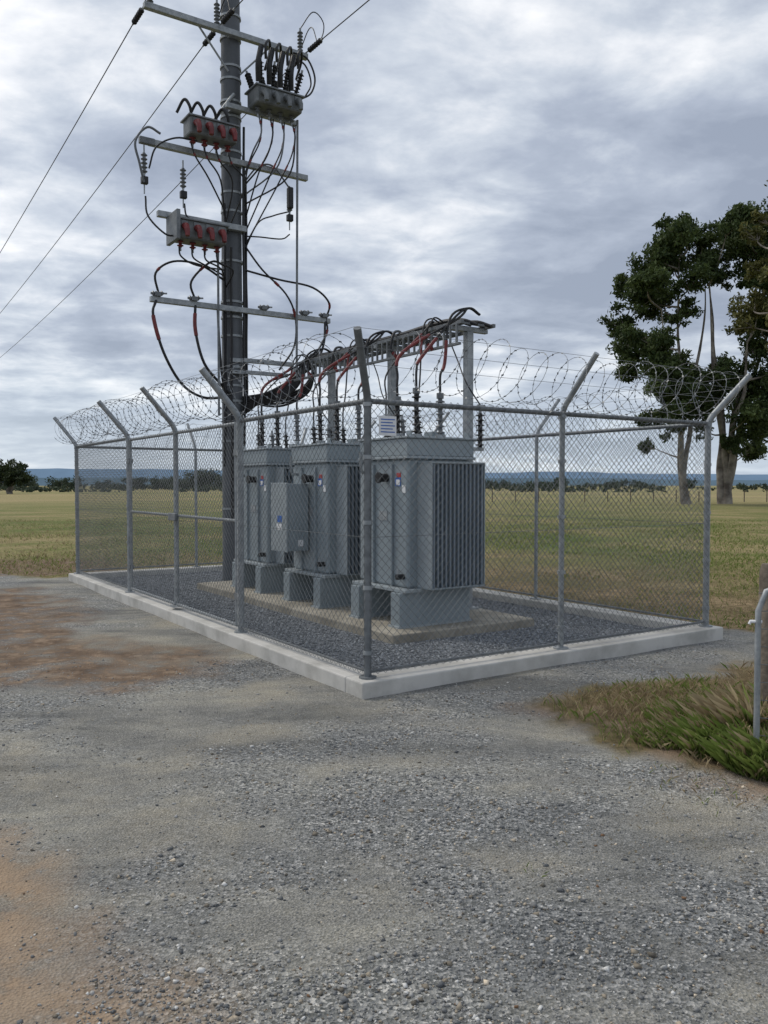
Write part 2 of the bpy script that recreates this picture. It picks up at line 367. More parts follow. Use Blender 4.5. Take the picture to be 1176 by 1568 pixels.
mesh_panel(fence,(A0,B1+e),(A1,B1+e),.15,RAIL+.03,(0,1)); mesh_panel(fence,(A0-e,B0),(A0-e,2.5),.15,RAIL+.03,(-1,0)); mesh_panel(fence,(A0-e,6.25),(A0-e,B1),.15,RAIL+.03,(-1,0))
for (a,b) in ((A0,B0),(A1,B0),(2.2,B0),(A0,2.5),(A0,6.25),(A0,B1)):
    for z in (.3,.8,1.3,1.8,2.2): fence.tube([(a,b,z),(a,b,z+.03)],.038,GALV,n=10)
for f in (.35,.65,.97):
    o_=.075+(.40-.075)*f; z=RAIL+.12+(.37)*f
    pts=[(A0-o_*.8,B0-o_*.8,z),(A1+o_*.7,B0-o_*.7,z),(A1+o_*.7,B1+o_*.7,z),(A0-o_*.7,B1+o_*.7,z),(A0-o_*.8,B0-o_*.8,z)]
    for p,q in zip(pts[:-1],pts[1:]):
        fence.tube([p,q],.0017,RAZOR,n=4,cap=False)
fence.build('chain_link_fence',SITE)
g_=MB(); 
post(g_,A0-.0,4.34,(-1,0),r=.02,base=.16); post(g_,A0,4.40,(-1,0),r=.02,base=.16)
for b0,b1 in ((2.6,4.34),(4.40,6.16)):
    g_.tube([(A0,b0,.18),(A0,b1,.18)],.019,GALV,n=8); g_.tube([(A0,b0,RAIL-.02),(A0,b1,RAIL-.02)],.019,GALV,n=8)
    g_.tube([(A0,b0,1.24),(A0,b1,1.24)],.017,GALV,n=8)
    bb=b0 if b0<4 else b1; g_.tube([(A0,bb,.18),(A0,bb,RAIL)],.019,GALV,n=8)
    mesh_panel(g_,(A0-.024,b0),(A0-.024,b1),.17,RAIL,(-1,0))
for b in (2.55,6.2):
    for z in (.45,1.9): g_.box(A0-.03,A0+.03,b-.05,b+.05,z,z+.06,GALVD)
g_.box(A0-.06,A0-.02,4.25,4.5,1.18,1.27,GALVD,.008)
g_.build('chain_link_gate',SITE)
rz=MB(); 
def coil(p0,p1,nrm,rad=.235,pitch=.21):
    p0=Vector((*p0,0)); p1=Vector((*p1,0)); Ln=(p1-p0).length; u=(p1-p0)/Ln; nn=Vector((*nrm,0)); k=int(Ln/pitch); st=24; pts=[]
    ph=random.random()*6
    for i in range(k*st+1):
        t=i/(k*st); an=2*math.pi*i/st+ph; wob=1+.08*math.sin(t*31)+.05*math.sin(t*77)
        l=t*Ln+.09*math.sin(an)
        sag=.03*math.sin(t*Ln*2.1)
        pts.append(p0+u*l+nn*(.16+rad*wob*math.cos(an))+Vector((0,0,RAIL+.27+sag+rad*wob*math.sin(an))))
    rz.tube(pts,.0022,RAZOR,n=4,cap=False)
    for i in range(0,len(pts)-1,1):
        c=(pts[i]+pts[i+1])/2; t=(pts[i+1]-pts[i]).normalized(); s=t.cross(Vector((random.random()-.5,random.random()-.5,random.random()-.5))).normalized()
        rz.add([c+t*.015+s*.003,c+s*.010+t*.004,c-t*.015,c-s*.010-t*.004],[(0,1,2,3)],RAZOR)
coil((A0,B0),(A1,B0),(0,-1)); coil((A1,B0),(A1,B1),(1,0)); coil((A0,B1),(A1,B1),(0,1)); coil((A0,B0),(A0,B1),(-1,0))
rz.build('razor_wire',SITE)
s=MB(); s.box(.20,.36,B0-.046,B0-.042,1.98,2.13,WHITE,.001)
for i in range(5): s.add([(.215,B0-.0475,2.10-i*.024),(.345-.02*(i%2),B0-.0475,2.10-i*.024),(.345-.02*(i%2),B0-.0475,2.108-i*.024),(.215,B0-.0475,2.108-i*.024)],[(0,1,2,3)],BLUE)
s.build('warning_sign',SITE)

# ------------------------------------------------------------------ transformers
def transformer(b0,ctrl=False,arr=True):
    m=MB()
    for y0,y1 in ((0,.17),(.80,.97)):
        m.box(-.13,.80,y0,y1,0,.36,PAINT,.006)
        m.box(-.15,.82,y0-.015,y1+.015,.0,.02,PAINTL)
    m.box(-.09,.93,-.04,1.01,.362,.40,PAINTL,.006)
    m.box(0,.85,.04,.93,.40,1.76,PAINT,.03)
    m.box(-.035,.885,.005,.965,1.757,1.785,PAINTL,.005)
    m.box(-.02,.87,.02,.95,1.785,1.97,PAINT,.012)
    m.box(-.04,.89,.0,.97,1.97,1.992,PAINTL,.005)
    for i in range(9):
        m.tube([(-.018,.08+i*.1,1.74),(-.018,.08+i*.1,1.80)],.008,GALV,n=6)
        m.tube([(.05+i*.09,.02,1.74),(.05+i*.09,.02,1.80)],.008,GALV,n=6)
    m.box(-.03,.0,.30,.33,.41,1.70,PAINT,.004); 
    m.box(-.03,.0,.66,.69,.41,1.70,PAINT,.004)
    for y0,y1 in ((-.21,.04),(.93,1.16)):
        nf=13
        for i in range(nf):
            x=.155+i*(.64/(nf-1)); m.box(x-.012,x+.012,y0,y1,.42,1.70,FIN,.005)
        m.box(.12,.83,(y0+y1)/2-.03,(y0+y1)/2+.03,.44,.47,FIN); m.box(.12,.83,(y0+y1)/2-.03,(y0+y1)/2+.03,1.66,1.69,FIN)
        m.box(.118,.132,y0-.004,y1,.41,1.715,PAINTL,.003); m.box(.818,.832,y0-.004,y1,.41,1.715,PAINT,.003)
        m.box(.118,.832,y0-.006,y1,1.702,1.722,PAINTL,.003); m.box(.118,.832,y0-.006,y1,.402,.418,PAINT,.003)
    m.tube([(-.0,.43,1.56),(-.10,.43,1.56)],.045,BLACK,n=12); m.tube([(-.10,.43,1.56),(-.12,.43,1.56)],.06,BLACK,n=12)
    m.box(-.006,-.0,.17,.27,1.47,1.56,BLUE); m.box(-.006,-.0,.17,.24,1.565,1.61,REDL); m.box(-.008,-.0,.18,.25,1.48,1.54,WHITE); m.box(-.006,0,.08,.14,1.40,1.48,WHITE)
    m.box(-.006,0,.42,.58,1.10,1.20,GALV); 
    m.tube([(0,.12,.52),(-.09,.12,.52)],.03,BLACK,n=10); m.tube([(-.07,.12,.55),(-.07,.12,.60)],.012,GALV,n=8)
    m.tube([(0,.8,1.62),(-.08,.8,1.62),(-.10,.8,1.66),(-.10,.8,1.85)],.018,GALV,n=8)
    for x in (.04,.81):
        for y in (.07,.90):
            m.box(x-.008,x+.008,y-.04,y+.04,1.99,2.05,PAINT,.003)
    if ctrl:
        m.box(-.32,-.02,.48,.90,.66,1.50,PAINT,.012); m.box(-.335,-.31,.47,.91,.65,1.51,PAINTL,.006); m.box(-.17,-.10,.475,.48,.72,.80,WHITE)
        m.box(-.337,-.335,.6,.72,1.02,1.10,BLUE); m.box(-.337,-.335,.6,.74,.92,1.0,WHITE)
    tops=[]
    for i,(x,y,h) in enumerate(((.05,.30,.34),(.27,.26,.44),(.56,.22,.40))):
        m.tube([(x,y,1.99),(x,y,2.03)],.06,GALV,n=12)
        m.insulator((x,y,2.02),(-.05,-.05,1),h,.052,BLACK if i<2 else PORC,sheds=6); 
        m.tube([(x-.05*h,y-.05*h,2.02+h),(x-.05*h,y-.05*h,2.08+h)],.04,GALVD,n=8); tops.append((x-.02,y-.02,2.08+h))
    for i,x in enumerate((.20,.42,.64)):
        m.insulator((x,.72,1.99),(0,.12,1),.24,.045,PORC if i%2 else BLACK,sheds=4); tops.append((x,.75,2.27))
    if arr:
        m.box(.85,1.08,.10,.14,1.86,1.90,GALV); m.insulator((1.04,.12,1.90),(0,0,1),.38,.05,BLACK,sheds=7)
        m.box(1.01,1.07,.09,.15,2.32,2.37,GALV); tops.append((1.04,.12,2.37))
    m.box(.60,.78,.42,.58,1.992,2.08,PAINT,.01)
    m.build('electrical_transformer',SITE@Matrix.Translation((1.7,b0,.12)))
    return [Vector((1.7+x,b0+y,.12+z)) for x,y,z in tops]
TOPS=[transformer(1.78),transformer(3.46,True),transformer(5.12)]

# ------------------------------------------------------------------ cable rack
ck=MB(); RA=3.05; RZ=3.42
for bb in (2.49,4.11,5.73):
    ck.box(RA-.045,RA+.045,bb-.045,bb+.045,.12,RZ,GALV,.006); ck.box(RA-.10,RA+.10,bb-.10,bb+.10,.12,.14,GALV)
    ck.box(RA-.28,RA+.28,bb-.03,bb+.03,RZ,RZ+.05,GALV,.004)
for x in (-.24,.24): ck.box(RA+x-.02,RA+x+.02,2.3,6.4,RZ-.002+.05,RZ+.09,GALVD,.003)
for i in range(21): ck.box(RA-.22,RA+.22,2.36+i*.2-.015,2.36+i*.2+.015,RZ+.055,RZ+.08,GALVD)
ck.box(RA-.30,RA-.26,2.3,6.4,RZ-.20,RZ-.17,GALVD,.003)
for i in range(34): ck.box(RA-.29,RA-.27,2.36+i*.12-.012,2.36+i*.12+.012,RZ-.18,RZ+.05,GALVD)
ck.build('cable_rack',SITE)

def cable(mb,P,r=.018,red=None,sub=6,n=6,mt=BLACK):
    Q=crom(P,sub); mb.tube(Q,r,mt,n=n)
    for a,b_ in (red or []):
        i0=int(a*(len(Q)-1)); i1=max(i0+1,int(b_*(len(Q)-1))); mb.tube(Q[i0:i1+1],r*1.35,RED,n=n)
cb_=MB()
for i in range(8):
    x=RA-.20+i*.055; z=RZ+.11+.03*(i%2); e_=2.5+.18*(i%4)
    P=[(2.32,7.35,2.75+.04*i),(2.5,7.15-.03*i,2.92+.02*i),(2.75,6.85,2.98+.03*i),(2.95,6.6,3.22+.02*i),(x,6.3,RZ+.10+.03*(i%3)),(x,5.4,z),(x,4.6,z),(x,3.7,z),(x,3.0,z+.02),(x+.06,e_,z+.02),(x+.16,e_-.22,z-.06)]
    cable(cb_,P,.021)
for T_i,tops in enumerate(TOPS):
    for j,tp in enumerate(tops):
        if j in (4,): continue
        hv=j<3
        b0=tp.y+(.05 if hv else .1)
        if j==6:
            st=Vector((RA-.29,b0+.45,RZ-.18)); P=[st,st+Vector((.0,-.12,-.20)),tp+Vector((-.12,.1,.25)),tp]
            cable(cb_,P,.008); continue
        st=Vector((RA-.15,b0+.12*j*.3,RZ+.12))
        k=.30+.10*j if hv else .2
        P=[st,st+Vector((-.18,-.02,.05)),st+Vector((-.22-k*.5,-.05,-.10)),Vector((tp.x+.10,b0,3.02-.04*j)),tp+Vector((.01,.01,.20)),tp]
        cable(cb_,P,.014 if hv else .010,red=[(.50,.72)] if hv else [(.45,.5)])
for i in range(5):
    b0=2.9+i*.75
    P=[(RA+.1,b0+.3,RZ+.12),(RA-.08,b0+.15,RZ+.19),(RA-.28,b0,RZ+.13),(RA-.36,b0-.05,RZ-.08),(RA-.29,b0-.1,RZ-.2)]
    cable(cb_,P,.018,red=[(.85,1)])
cb_.build('power_cables',SITE)

# ------------------------------------------------------------------ pole
pb=MB(); PA,PBb=2.2,7.5
def P(s,z,t=0): return (PA+s,PBb+t,z)
pb.tube([P(0,-.1),P(0,4),P(0,8),P(0,12.2)],[.178,.168,.155,.142],POLE,n=20)
for z in (1.2,2.3,2.95,3.2,3.5,4.0,4.3,4.55,5.2,5.7,6.0,6.3,6.75,6.95,7.5,7.75,8.1,8.3,8.75,9.1,9.6):
    pb.tube([P(0,z),P(0,z+.035)],[.183,.182] if z<6 else [.172,.17],GALV,n=20)
def arm(s0,s1,z,t=-.22,w=.05,mt=GALV):
    pb.box(PA+s0,PA+s1,PBb+t-w,PBb+t+w,z-w,z+w,mt,.006)
    pb.box(PA-.10,PA+.10,PBb+t+w,PBb-.1,z-w*.9,z+w*.9,mt)
arm(-1.48,1.28,8.77,w=.045); arm(-1.42,1.27,6.76,w=.045); arm(-1.30,.15,5.72,w=.045); arm(-1.42,1.70,4.42,w=.042)
arm(.1,1.0,3.62,w=.035); arm(.1,.85,3.42,t=-.30,w=.03)
arm(-.2,1.05,7.60,t=-.26,w=.04)
def strut(p,q,r=.022,mt=GALV): pb.tube([p,q],r,mt,n=6)
strut(P(-.62,7.0,-.3),P(-.02,7.85,-.17),.028); strut(P(-.62,8.77,-.17),P(-.1,8.2,-.14),.016); strut(P(.62,8.77,-.17),P(.1,8.2,-.14),.016)
for s in (-1.38,-.32,1.15): 
    pb.insulator(P(s,8.82,-.22),(0,0,1),.34,.05,PORC,sheds=6)
STR=[]
for s in (-1.45,-.30,1.22):
    for sg in (1,-1):
        p0=Vector(P(s,8.80,-.22+.07*sg)); pb.tube([p0,p0+Vector((0,.1*sg,-.01))],.012,GALV); pb.insulator(p0+Vector((0,.1*sg,-.01)),(0,sg,-.02),.42,.045,BLACK,sheds=6); STR.append((p0+Vector((0,.56*sg,-.02)),sg))
for s in (-1.45,-.30,1.22):
    cable(pb,[P(s,8.78,-.84),P(s+.05,8.85,-.6),P(s+.1,9.2,-.35),P(s+.14,9.28,-.1),P(s+.1,9.0,.15),P(s,8.78,.34)],.009)
cable(pb,[P(1.15,9.2,-.22),P(1.35,9.5,-.3),P(1.55,9.38,-.3),P(1.5,9.1,-.3),P(1.25,8.85,-.3)],.009)
def switch(s0,s1,z0,z1,t0,t1,colr,up,nb=4):
    pb.box(PA+s0,PA+s1,PBb+t0,PBb+t1,z0,z1,BOXG,.03)
    pb.box(PA+s0-.03,PA+s1+.03,PBb+t0-.03,PBb+t1+.03,z1-.045,z1-.02,GALVD,.004)
    for i in range(nb):
        s=s0+(i+.5)*(s1-s0)/nb
        if up:
            for sg,tt in ((-1,t0+.08),(1,t1-.06)):
                pb.insulator(P(s,z1-.02,tt),(.12*(i-1.5),.35*sg,1),.36,.055,BLACK,sheds=7)
        pb.tube([P(s,(z0+z1)/2+.02,t0+.02),P(s,(z0+z1)/2-.0,t0-.07),P(s,(z0+z1)/2-.07,t0-.12),P(s,(z0+z1)/2-.16,t0-.13)],[.05,.052,.042,.034],colr,n=10)
        pb.insulator(P(s,z0+.02,(t0+t1)/2),(0,0,-1),.12,.05,PORC if colr is BOXG else RED,sheds=2)
        pb.box(PA+s-.05,PA+s+.05,PBb+t0-.012,PBb+t0+.01,z1-.14,z1-.06,GALVD,.003)
switch(.18,.98,7.62,7.92,-.62,-.22,BOXG,True)
switch(-.92,-.16,6.88,7.18,-.62,-.30,RED,False,4)
switch(-1.12,-.34,5.30,5.62,-.62,-.26,RED,False,4)
pb.box(PA-1.16,PA-1.10,PBb-.68,PBb-.2,5.26,5.70,GALVD,.01)
for i in range(4):
    s=.30+.19*i
    cable(pb,[P(s,8.28,-.68),P(s-.02,8.48,-.72),P(s+.10,8.62,-.6),P(s+.2,8.55,-.4),P(s+.16,8.3,-.3)],.022)
    cable(pb,[P(s-.08,7.95,-.58),P(s-.12,8.2,-.66),P(s-.04,8.5,-.6)],.045)
cable(pb,[P(1.0,7.9,-.5),P(1.2,8.05,-.5),P(1.3,8.35,-.45),P(1.18,8.65,-.4),P(.95,8.7,-.35)],.016)
cable(pb,[P(.9,8.6,-.4),P(1.12,8.5,-.45),P(1.2,8.2,-.5),P(1.08,7.95,-.5)],.014)
for i in range(4):
    s=-.85+.2*i
    cable(pb,[P(s,7.15,-.5),P(s-.05,7.3,-.55),P(s-.12,7.4,-.5),P(s-.2,7.22,-.4)],.024)
    cable(pb,[P(s,6.8,-.46),P(s+.05,6.6,-.5),P(s+.3,6.35,-.4),P(-.17,6.0-.15*i,-.12)],.013,red=[(.3,.36)])
    s=-1.05+.2*i
    cable(pb,[P(s,5.2,-.46),P(s+.02,5.05,-.5),P(s+.3,4.98,-.4),P(-.17,5.05-.1*i,-.12)],.013)
    s=.3+.2*i
    cable(pb,[P(s,7.5,-.42),P(s-.0,7.2,-.5),P(s-.12,6.9-.1*i,-.45),P(.17,6.6-.15*i,-.12)],.014,red=[(.12,.2)],mt=BLACK if i%2 else PORC)
    cable(pb,[P(s+.05,7.5,-.42),P(s+.02,7.1,-.4),P(s-.2,6.6,-.4),P(.19,6.1-.2*i,-.1)],.012,red=[(.3,.34),(.6,.64)])
def arrester(s,z,h=.3,t=-.3):
    pb.tube([P(s,z+.12,t),P(s,z,t)],.012,GALV); pb.insulator(P(s,z,t),(0,0,-1),h,.05,PORC,sheds=5); pb.tube([P(s,z-h-.04,t),P(s,z-h-.3,t)],.010,GALV)
    pb.box(PA+s-.05,PA+s+.05,PBb+t-.05,PBb+t+.03,z-h-.16,z-h-.05,BLACK,.01)
arrester(-1.52,6.55); arrester(-.92,6.45); arrester(.90,6.42)
pb.box(PA+.84,PA+.93,PBb-.4,PBb-.3,6.15,6.5,BLACK,.02,)
pb.box(PA-1.58,PA-1.35,PBb-.3,PBb-.22,6.70,6.80,GALVD,.01)
C_=lambda L_,r=.014,red=None,mt=BLACK: cable(pb,[P(*q) for q in L_],r,red,mt=mt)
C_([(-1.3,6.85,-.4),(-1.5,6.9,-.4),(-1.68,6.65,-.4),(-1.62,6.35,-.4),(-1.54,6.1,-.35)],.018,mt=PORC)
C_([(-.75,6.85,-.45),(-1.1,6.8,-.5),(-1.4,6.6,-.5),(-1.48,6.3,-.4)],.014)
C_([(-1.52,5.9,-.35),(-1.5,5.6,-.4),(-1.28,5.35,-.5),(-1.1,5.35,-.5)],.014)
C_([(-.92,5.9,-.35),(-.9,5.7,-.4),(-.75,5.6,-.5)],.013)
C_([(-1.3,4.5,-.25),(-1.36,4.8,-.3),(-1.1,5.0,-.35),(-.65,5.02,-.3),(-.17,4.88,-.12)],.018,red=[(.3,.34)])
C_([(-.72,4.48,-.25),(-.80,4.75,-.3),(-.5,5.08,-.35),(-.17,5.12,-.12)],.018,red=[(.5,.56)])
C_([(-1.34,4.4,-.25),(-1.42,4.15,-.35),(-1.28,3.6,-.4),(-.98,3.15,-.35),(-.6,2.98,-.25),(-.17,3.02,-.1)],.022,red=[(.22,.36)])
C_([(-.72,4.4,-.25),(-.74,4.0,-.3),(-.62,3.5,-.35),(-.3,3.2,-.25),(-.1,3.05,-.18)],.022,red=[(.1,.3)])
C_([(-.35,4.4,-.25),(-.35,3.9,-.3),(-.3,3.3,-.3),(-.15,2.9,-.18)],.02)
C_([(.17,5.1,-.12),(.7,4.98,-.3),(1.3,4.92,-.35),(1.62,4.7,-.35),(1.62,4.45,-.25),(1.6,4.2,-.3),(1.3,3.75,-.35),(.9,3.45,-.35),(.5,3.3,-.3)],.017,red=[(.38,.42),(.62,.66)])
C_([(.17,5.5,-.12),(.4,5.1,-.3),(.8,4.75,-.35),(1.0,4.4,-.3),(.95,3.9,-.35),(.7,3.5,-.3)],.017,red=[(.3,.34),(.55,.6)])
C_([(1.6,4.4,-.25),(1.5,3.95,-.35),(1.15,3.35,-.5),(.9,3.1,-.4),(.5,2.95,-.2),(.15,2.95,-.1)],.02)
C_([(.90,5.75,-.3),(.75,5.65,-.3),(.4,5.65,-.2),(.17,5.65,-.1)],.012)
C_([(.86,6.5,-.35),(.6,6.8,-.3),(.35,6.75,-.25),(.17,6.5,-.1)],.014,mt=PORC)
C_([(.86,6.1,-.35),(.6,6.0,-.3),(.35,5.85,-.25),(.17,5.4,-.1)],.012)
for k,(s0,z0,z1) in enumerate(((.18,7.4,2.9),(.21,6.6,2.8),(-.18,6.1,2.4),(-.2,5.0,1.9),(.12,6.9,1.5),(-.1,5.4,1.0))):
    C_([(s0,z0-(z0-z1)*i/9,-.10-.05*(k//2)+.012*math.sin(i*2+k)) for i in range(10)],.020)
for i in range(5): C_([(.2,3.0-.05*i,-.15),(.45,2.9+.03*i,-.3),(.75,2.92+.04*i,-.45),(.92,3.1+.03*i,-.9),(.9,3.45,-1.15)],.02)
for s in (-1.32,-.74,.45,1.2,1.58):
    pb.insulator(P(s-.1,4.50,-.25),(1,0,.1),.2,.04,PORC,sheds=3); pb.box(PA+s-.05,PA+s+.05,PBb-.3,PBb-.2,4.46,4.53,GALVD,.01)
pb.tube([P(1.0,7.6,-.4),P(.97,3.5,-.4)],.020,GALVD,n=8); pb.tube([P(-.38,5.3,-.35),P(-.36,2.7,-.3)],.02,GALVD,n=8)
pb.box(PA+.9,PA+1.04,PBb-.45,PBb-.33,3.4,3.55,GALV,.01)
pb.build('power_pole',SITE)

ol=MB()
for p,sg in STR:
    span=75 if sg>0 else 45
    pts=[p+Vector((0,sg*span*t,-2.2*4*t*(1-t)*(span/75)**2*.55)) for t in [i/24 for i in range(25)]]
    ol.tube(pts,.009,BLACK,n=5)
ol.build('overhead_power_lines',SITE)
for yy in (PBb+76,PBb-47.3):
    q=MB(); q.tube([(0,0,0),(0,0,12)],[.18,.14],POLE,n=12); q.box(-1.5,1.3,-.05,.05,8.72,8.82,GALV)
    for s in (-1.45,-.3,1.22): q.insulator((s,0,8.82),(0,0,1),.3,.05,PORC)
    q.build('power_pole',SITE@Matrix.Translation((PA,yy,0)))

# ------------------------------------------------------------------ farm gate + post
fg=MB(); gx0,gy0=2.085,4.60; dx,dy=.97,-.24
def G(s,z,o=0): return (gx0+dx*s-dy*o,gy0+dy*s+dx*o,z)
W_=3.2
fr=[G(.14,.02),G(.04,.05),G(0,.15),G(0,.90),G(.04,1.01),G(.14,1.05),G(W_-.16,1.05),G(W_-.05,1.0),G(W_,.88),G(W_,.16),G(W_-.05,.05),G(W_-.16,.02),G(.14,.02)]
fg.tube(fr,.017,GALV,n=8)
fg.tube([G(W_/2,.02),G(W_/2,1.04)],.014,GALV)
z=.1
while z<1.0: fg.tube([G(.0,z),G(W_,z)],.0022,WIRE,n=4); z+=.1
s=.1
while s<W_: fg.tube([G(s,.02),G(s,1.04)],.0022,WIRE,n=4); s+=.15
fg.tube([G(.02,.84),G(-.04,.84),G(-.045,.825)],.010,WHITE); 
fg.build('farm_gate')
wp=MB(); wp.tube([(2.455,5.25,-.1),(2.455,5.25,.6),(2.46,5.255,1.06),(2.46,5.255,1.10)],[.075,.072,.068,.055],WOOD,n=12); wp.build('wooden_fence_post')

# ------------------------------------------------------------------ grass
def blades(X,Y,Hh,Wd,col,lean=.45):
    n=len(X); an=rng.random(n)*2*math.pi; la=rng.random(n)*2*math.pi; ln=Hh*lean*rng.random(n)
    Z=gz(X,Y)-.005
    A=np.stack([X-Wd*np.cos(an),Y-Wd*np.sin(an),Z],-1); B=np.stack([X+Wd*np.cos(an),Y+Wd*np.sin(an),Z],-1)
    Mx=X+ln*.35*np.cos(la); My=Y+ln*.35*np.sin(la)
    Cc=np.stack([Mx+Wd*.7*np.cos(an),My+Wd*.7*np.sin(an),Z+Hh*.6],-1)
    D=np.stack([X+ln*np.cos(la),Y+ln*np.sin(la),Z+Hh*.95],-1)
    V=np.stack([A,B,Cc,D],1).reshape(-1,3); Fs=np.arange(4*n).reshape(n,4)
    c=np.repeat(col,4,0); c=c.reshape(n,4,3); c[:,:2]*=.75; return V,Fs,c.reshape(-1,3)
def gcol(n,green):
    t=rng.random(n)[:,None]; gcl=(1-t)*np.array([.12,.18,.035])+t*np.array([.27,.33,.09])
    dcl=(1-t)*np.array([.24,.18,.10])+t*np.array([.54,.44,.27])
    k=(rng.random(n)<green)[:,None]; return np.where(k,gcl,dcl)
parts=[]
def addg(X,Y,H,Wd,green,lean=.45):
    n=len(X); parts.append(blades(X,Y,H,Wd,gcol(n,green),lean))
def outside(X,Y,mn=0.0):
    la=loc[0,0]*X+loc[0,1]*Y+loc[0,3]; lb=loc[1,0]*X+loc[1,1]*Y+loc[1,3]
    return ~((la>-.05)&(lb>-.05)&(la<SL+.05)&(lb<SB+.05))
def gm_(X,Y): return pdist(X,Y,GRAVEL)+.22*nz(X,Y,.9,3)+.14*nz(X,Y,3.5,9)
n=75000; X=rng.uniform(.9,6,n); Y=rng.uniform(3.2,9,n); gmm=gm_(X,Y); k=(gmm<-.02)&(rng.random(n)<np.clip(-gmm*2.0+.08,0,1)); X,Y=X[k],Y[k]
gr=np.clip(.32+nz(X,Y,1.2,5,2)*.9,.05,.8)
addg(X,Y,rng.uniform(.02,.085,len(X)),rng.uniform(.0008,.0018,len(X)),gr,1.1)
for cx0,cy0,rd,nn,hh,gn in ((2.0,4.95,.2,4200,.20,.8),(2.2,4.65,.26,5500,.25,.85),(2.6,4.9,.4,5500,.27,.6),(2.15,5.4,.35,3800,.18,.45),(2.75,5.6,.4,3500,.24,.3),(3.2,4.6,.5,3500,.28,.55),(2.5,4.25,.3,2000,.18,.75),(1.75,5.15,.18,1500,.11,.6),(2.3,5.05,.25,2000,.34,.25)):
    r_=rd*np.sqrt(rng.random(nn)); an=rng.random(nn)*6.283; X=cx0+r_*np.cos(an); Y=cy0+r_*np.sin(an)
    addg(X,Y,hh*rng.uniform(.4,1.1,nn)*(1.1-.5*r_/rd),rng.uniform(.0008,.0018,nn),np.full(nn,gn),1.3)
n=150000; Y=8+30*rng.random(n)**1.5; X=rng.uniform(-1,1,n)*(.55*Y+3); k=outside(X,Y); X,Y=X[k],Y[k]
gmm=gm_(X,Y); k=(gmm<-.03); X,Y=X[k],Y[k]
q=nz(X,Y,.35,15,3); k=rng.random(len(X))<np.clip(.6+q,.1,1); X,Y,q=X[k],Y[k],q[k]
far_=np.clip((np.hypot(X,Y)+5*q-14)/6,0,1); gr=np.clip(.05+.58*far_+q*.7,.03,.85)
gr=np.where(X<-4,np.clip(gr*.5,.05,.5),gr)
addg(X,Y,rng.uniform(.02,.07,len(X))*(1+.3*far_),rng.uniform(.002,.004,len(X))*(1+1.2*far_),gr,1.1)
for cx0,cy0,rd,nn,hh,gn in ((.62,3.4,.02,7,.035,.8),(1.6,3.75,.2,60,.02,.1),(-1.0,5.1,.2,50,.02,.1),(1.1,3.6,.15,40,.02,.1),(.55,4.1,.15,40,.02,.1),(.45,4.85,.12,40,.02,.1),(1.75,4.35,.2,150,.04,.4),(-.8,5.6,.15,40,.02,.1)):
    X=cx0+rng.normal(0,rd,nn); Y=cy0+rng.normal(0,rd,nn); addg(X,Y,hh*rng.uniform(.3,1.1,nn),rng.uniform(.001,.002,nn),np.full(nn,gn),1.6)
V=np.concatenate([p[0] for p in parts]); o_=0; Fl=[]
for p in parts: Fl.append(p[1]+o_); o_+=len(p[0])
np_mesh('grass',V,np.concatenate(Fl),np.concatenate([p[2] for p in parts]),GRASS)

# ------------------------------------------------------------------ trees
def leaf_cloud(centres,per,size,c_lo,c_hi):
    Vs=[];Cs=[]
    for (c,r) in centres:
        n=int(per*r*r)+3; d=rng.normal(size=(n,3)); d/=np.linalg.norm(d,axis=1)[:,None]
        rad=r*rng.random(n)**.5; p=np.array(c)+d*rad[:,None]*np.array([1,1,.75])+rng.normal(0,r*.14,(n,3))
        u=rng.normal(size=(n,3)); u[:,2]-=.6; u/=np.linalg.norm(u,axis=1)[:,None]
        v=np.cross(u,rng.normal(size=(n,3))); v/=np.linalg.norm(v,axis=1)[:,None]
        s=size*rng.uniform(.6,1.3,n)[:,None]; u=u*s; v=v*s*.42
        Vs.append(np.stack([p-u*.5,p+v*.5,p+u*.5,p-v*.5],1).reshape(-1,3))
        t=np.clip(.45+.35*(d[:,2])*rad/r+rng.normal(0,.2,n)+rng.normal(0,.2),0,1)[:,None]  # sunlit tops and shaded undersides of clumps painted into the leaf colour
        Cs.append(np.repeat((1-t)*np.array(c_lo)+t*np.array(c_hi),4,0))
    V=np.concatenate(Vs); return V,np.arange(len(V)).reshape(-1,4),np.concatenate(Cs)
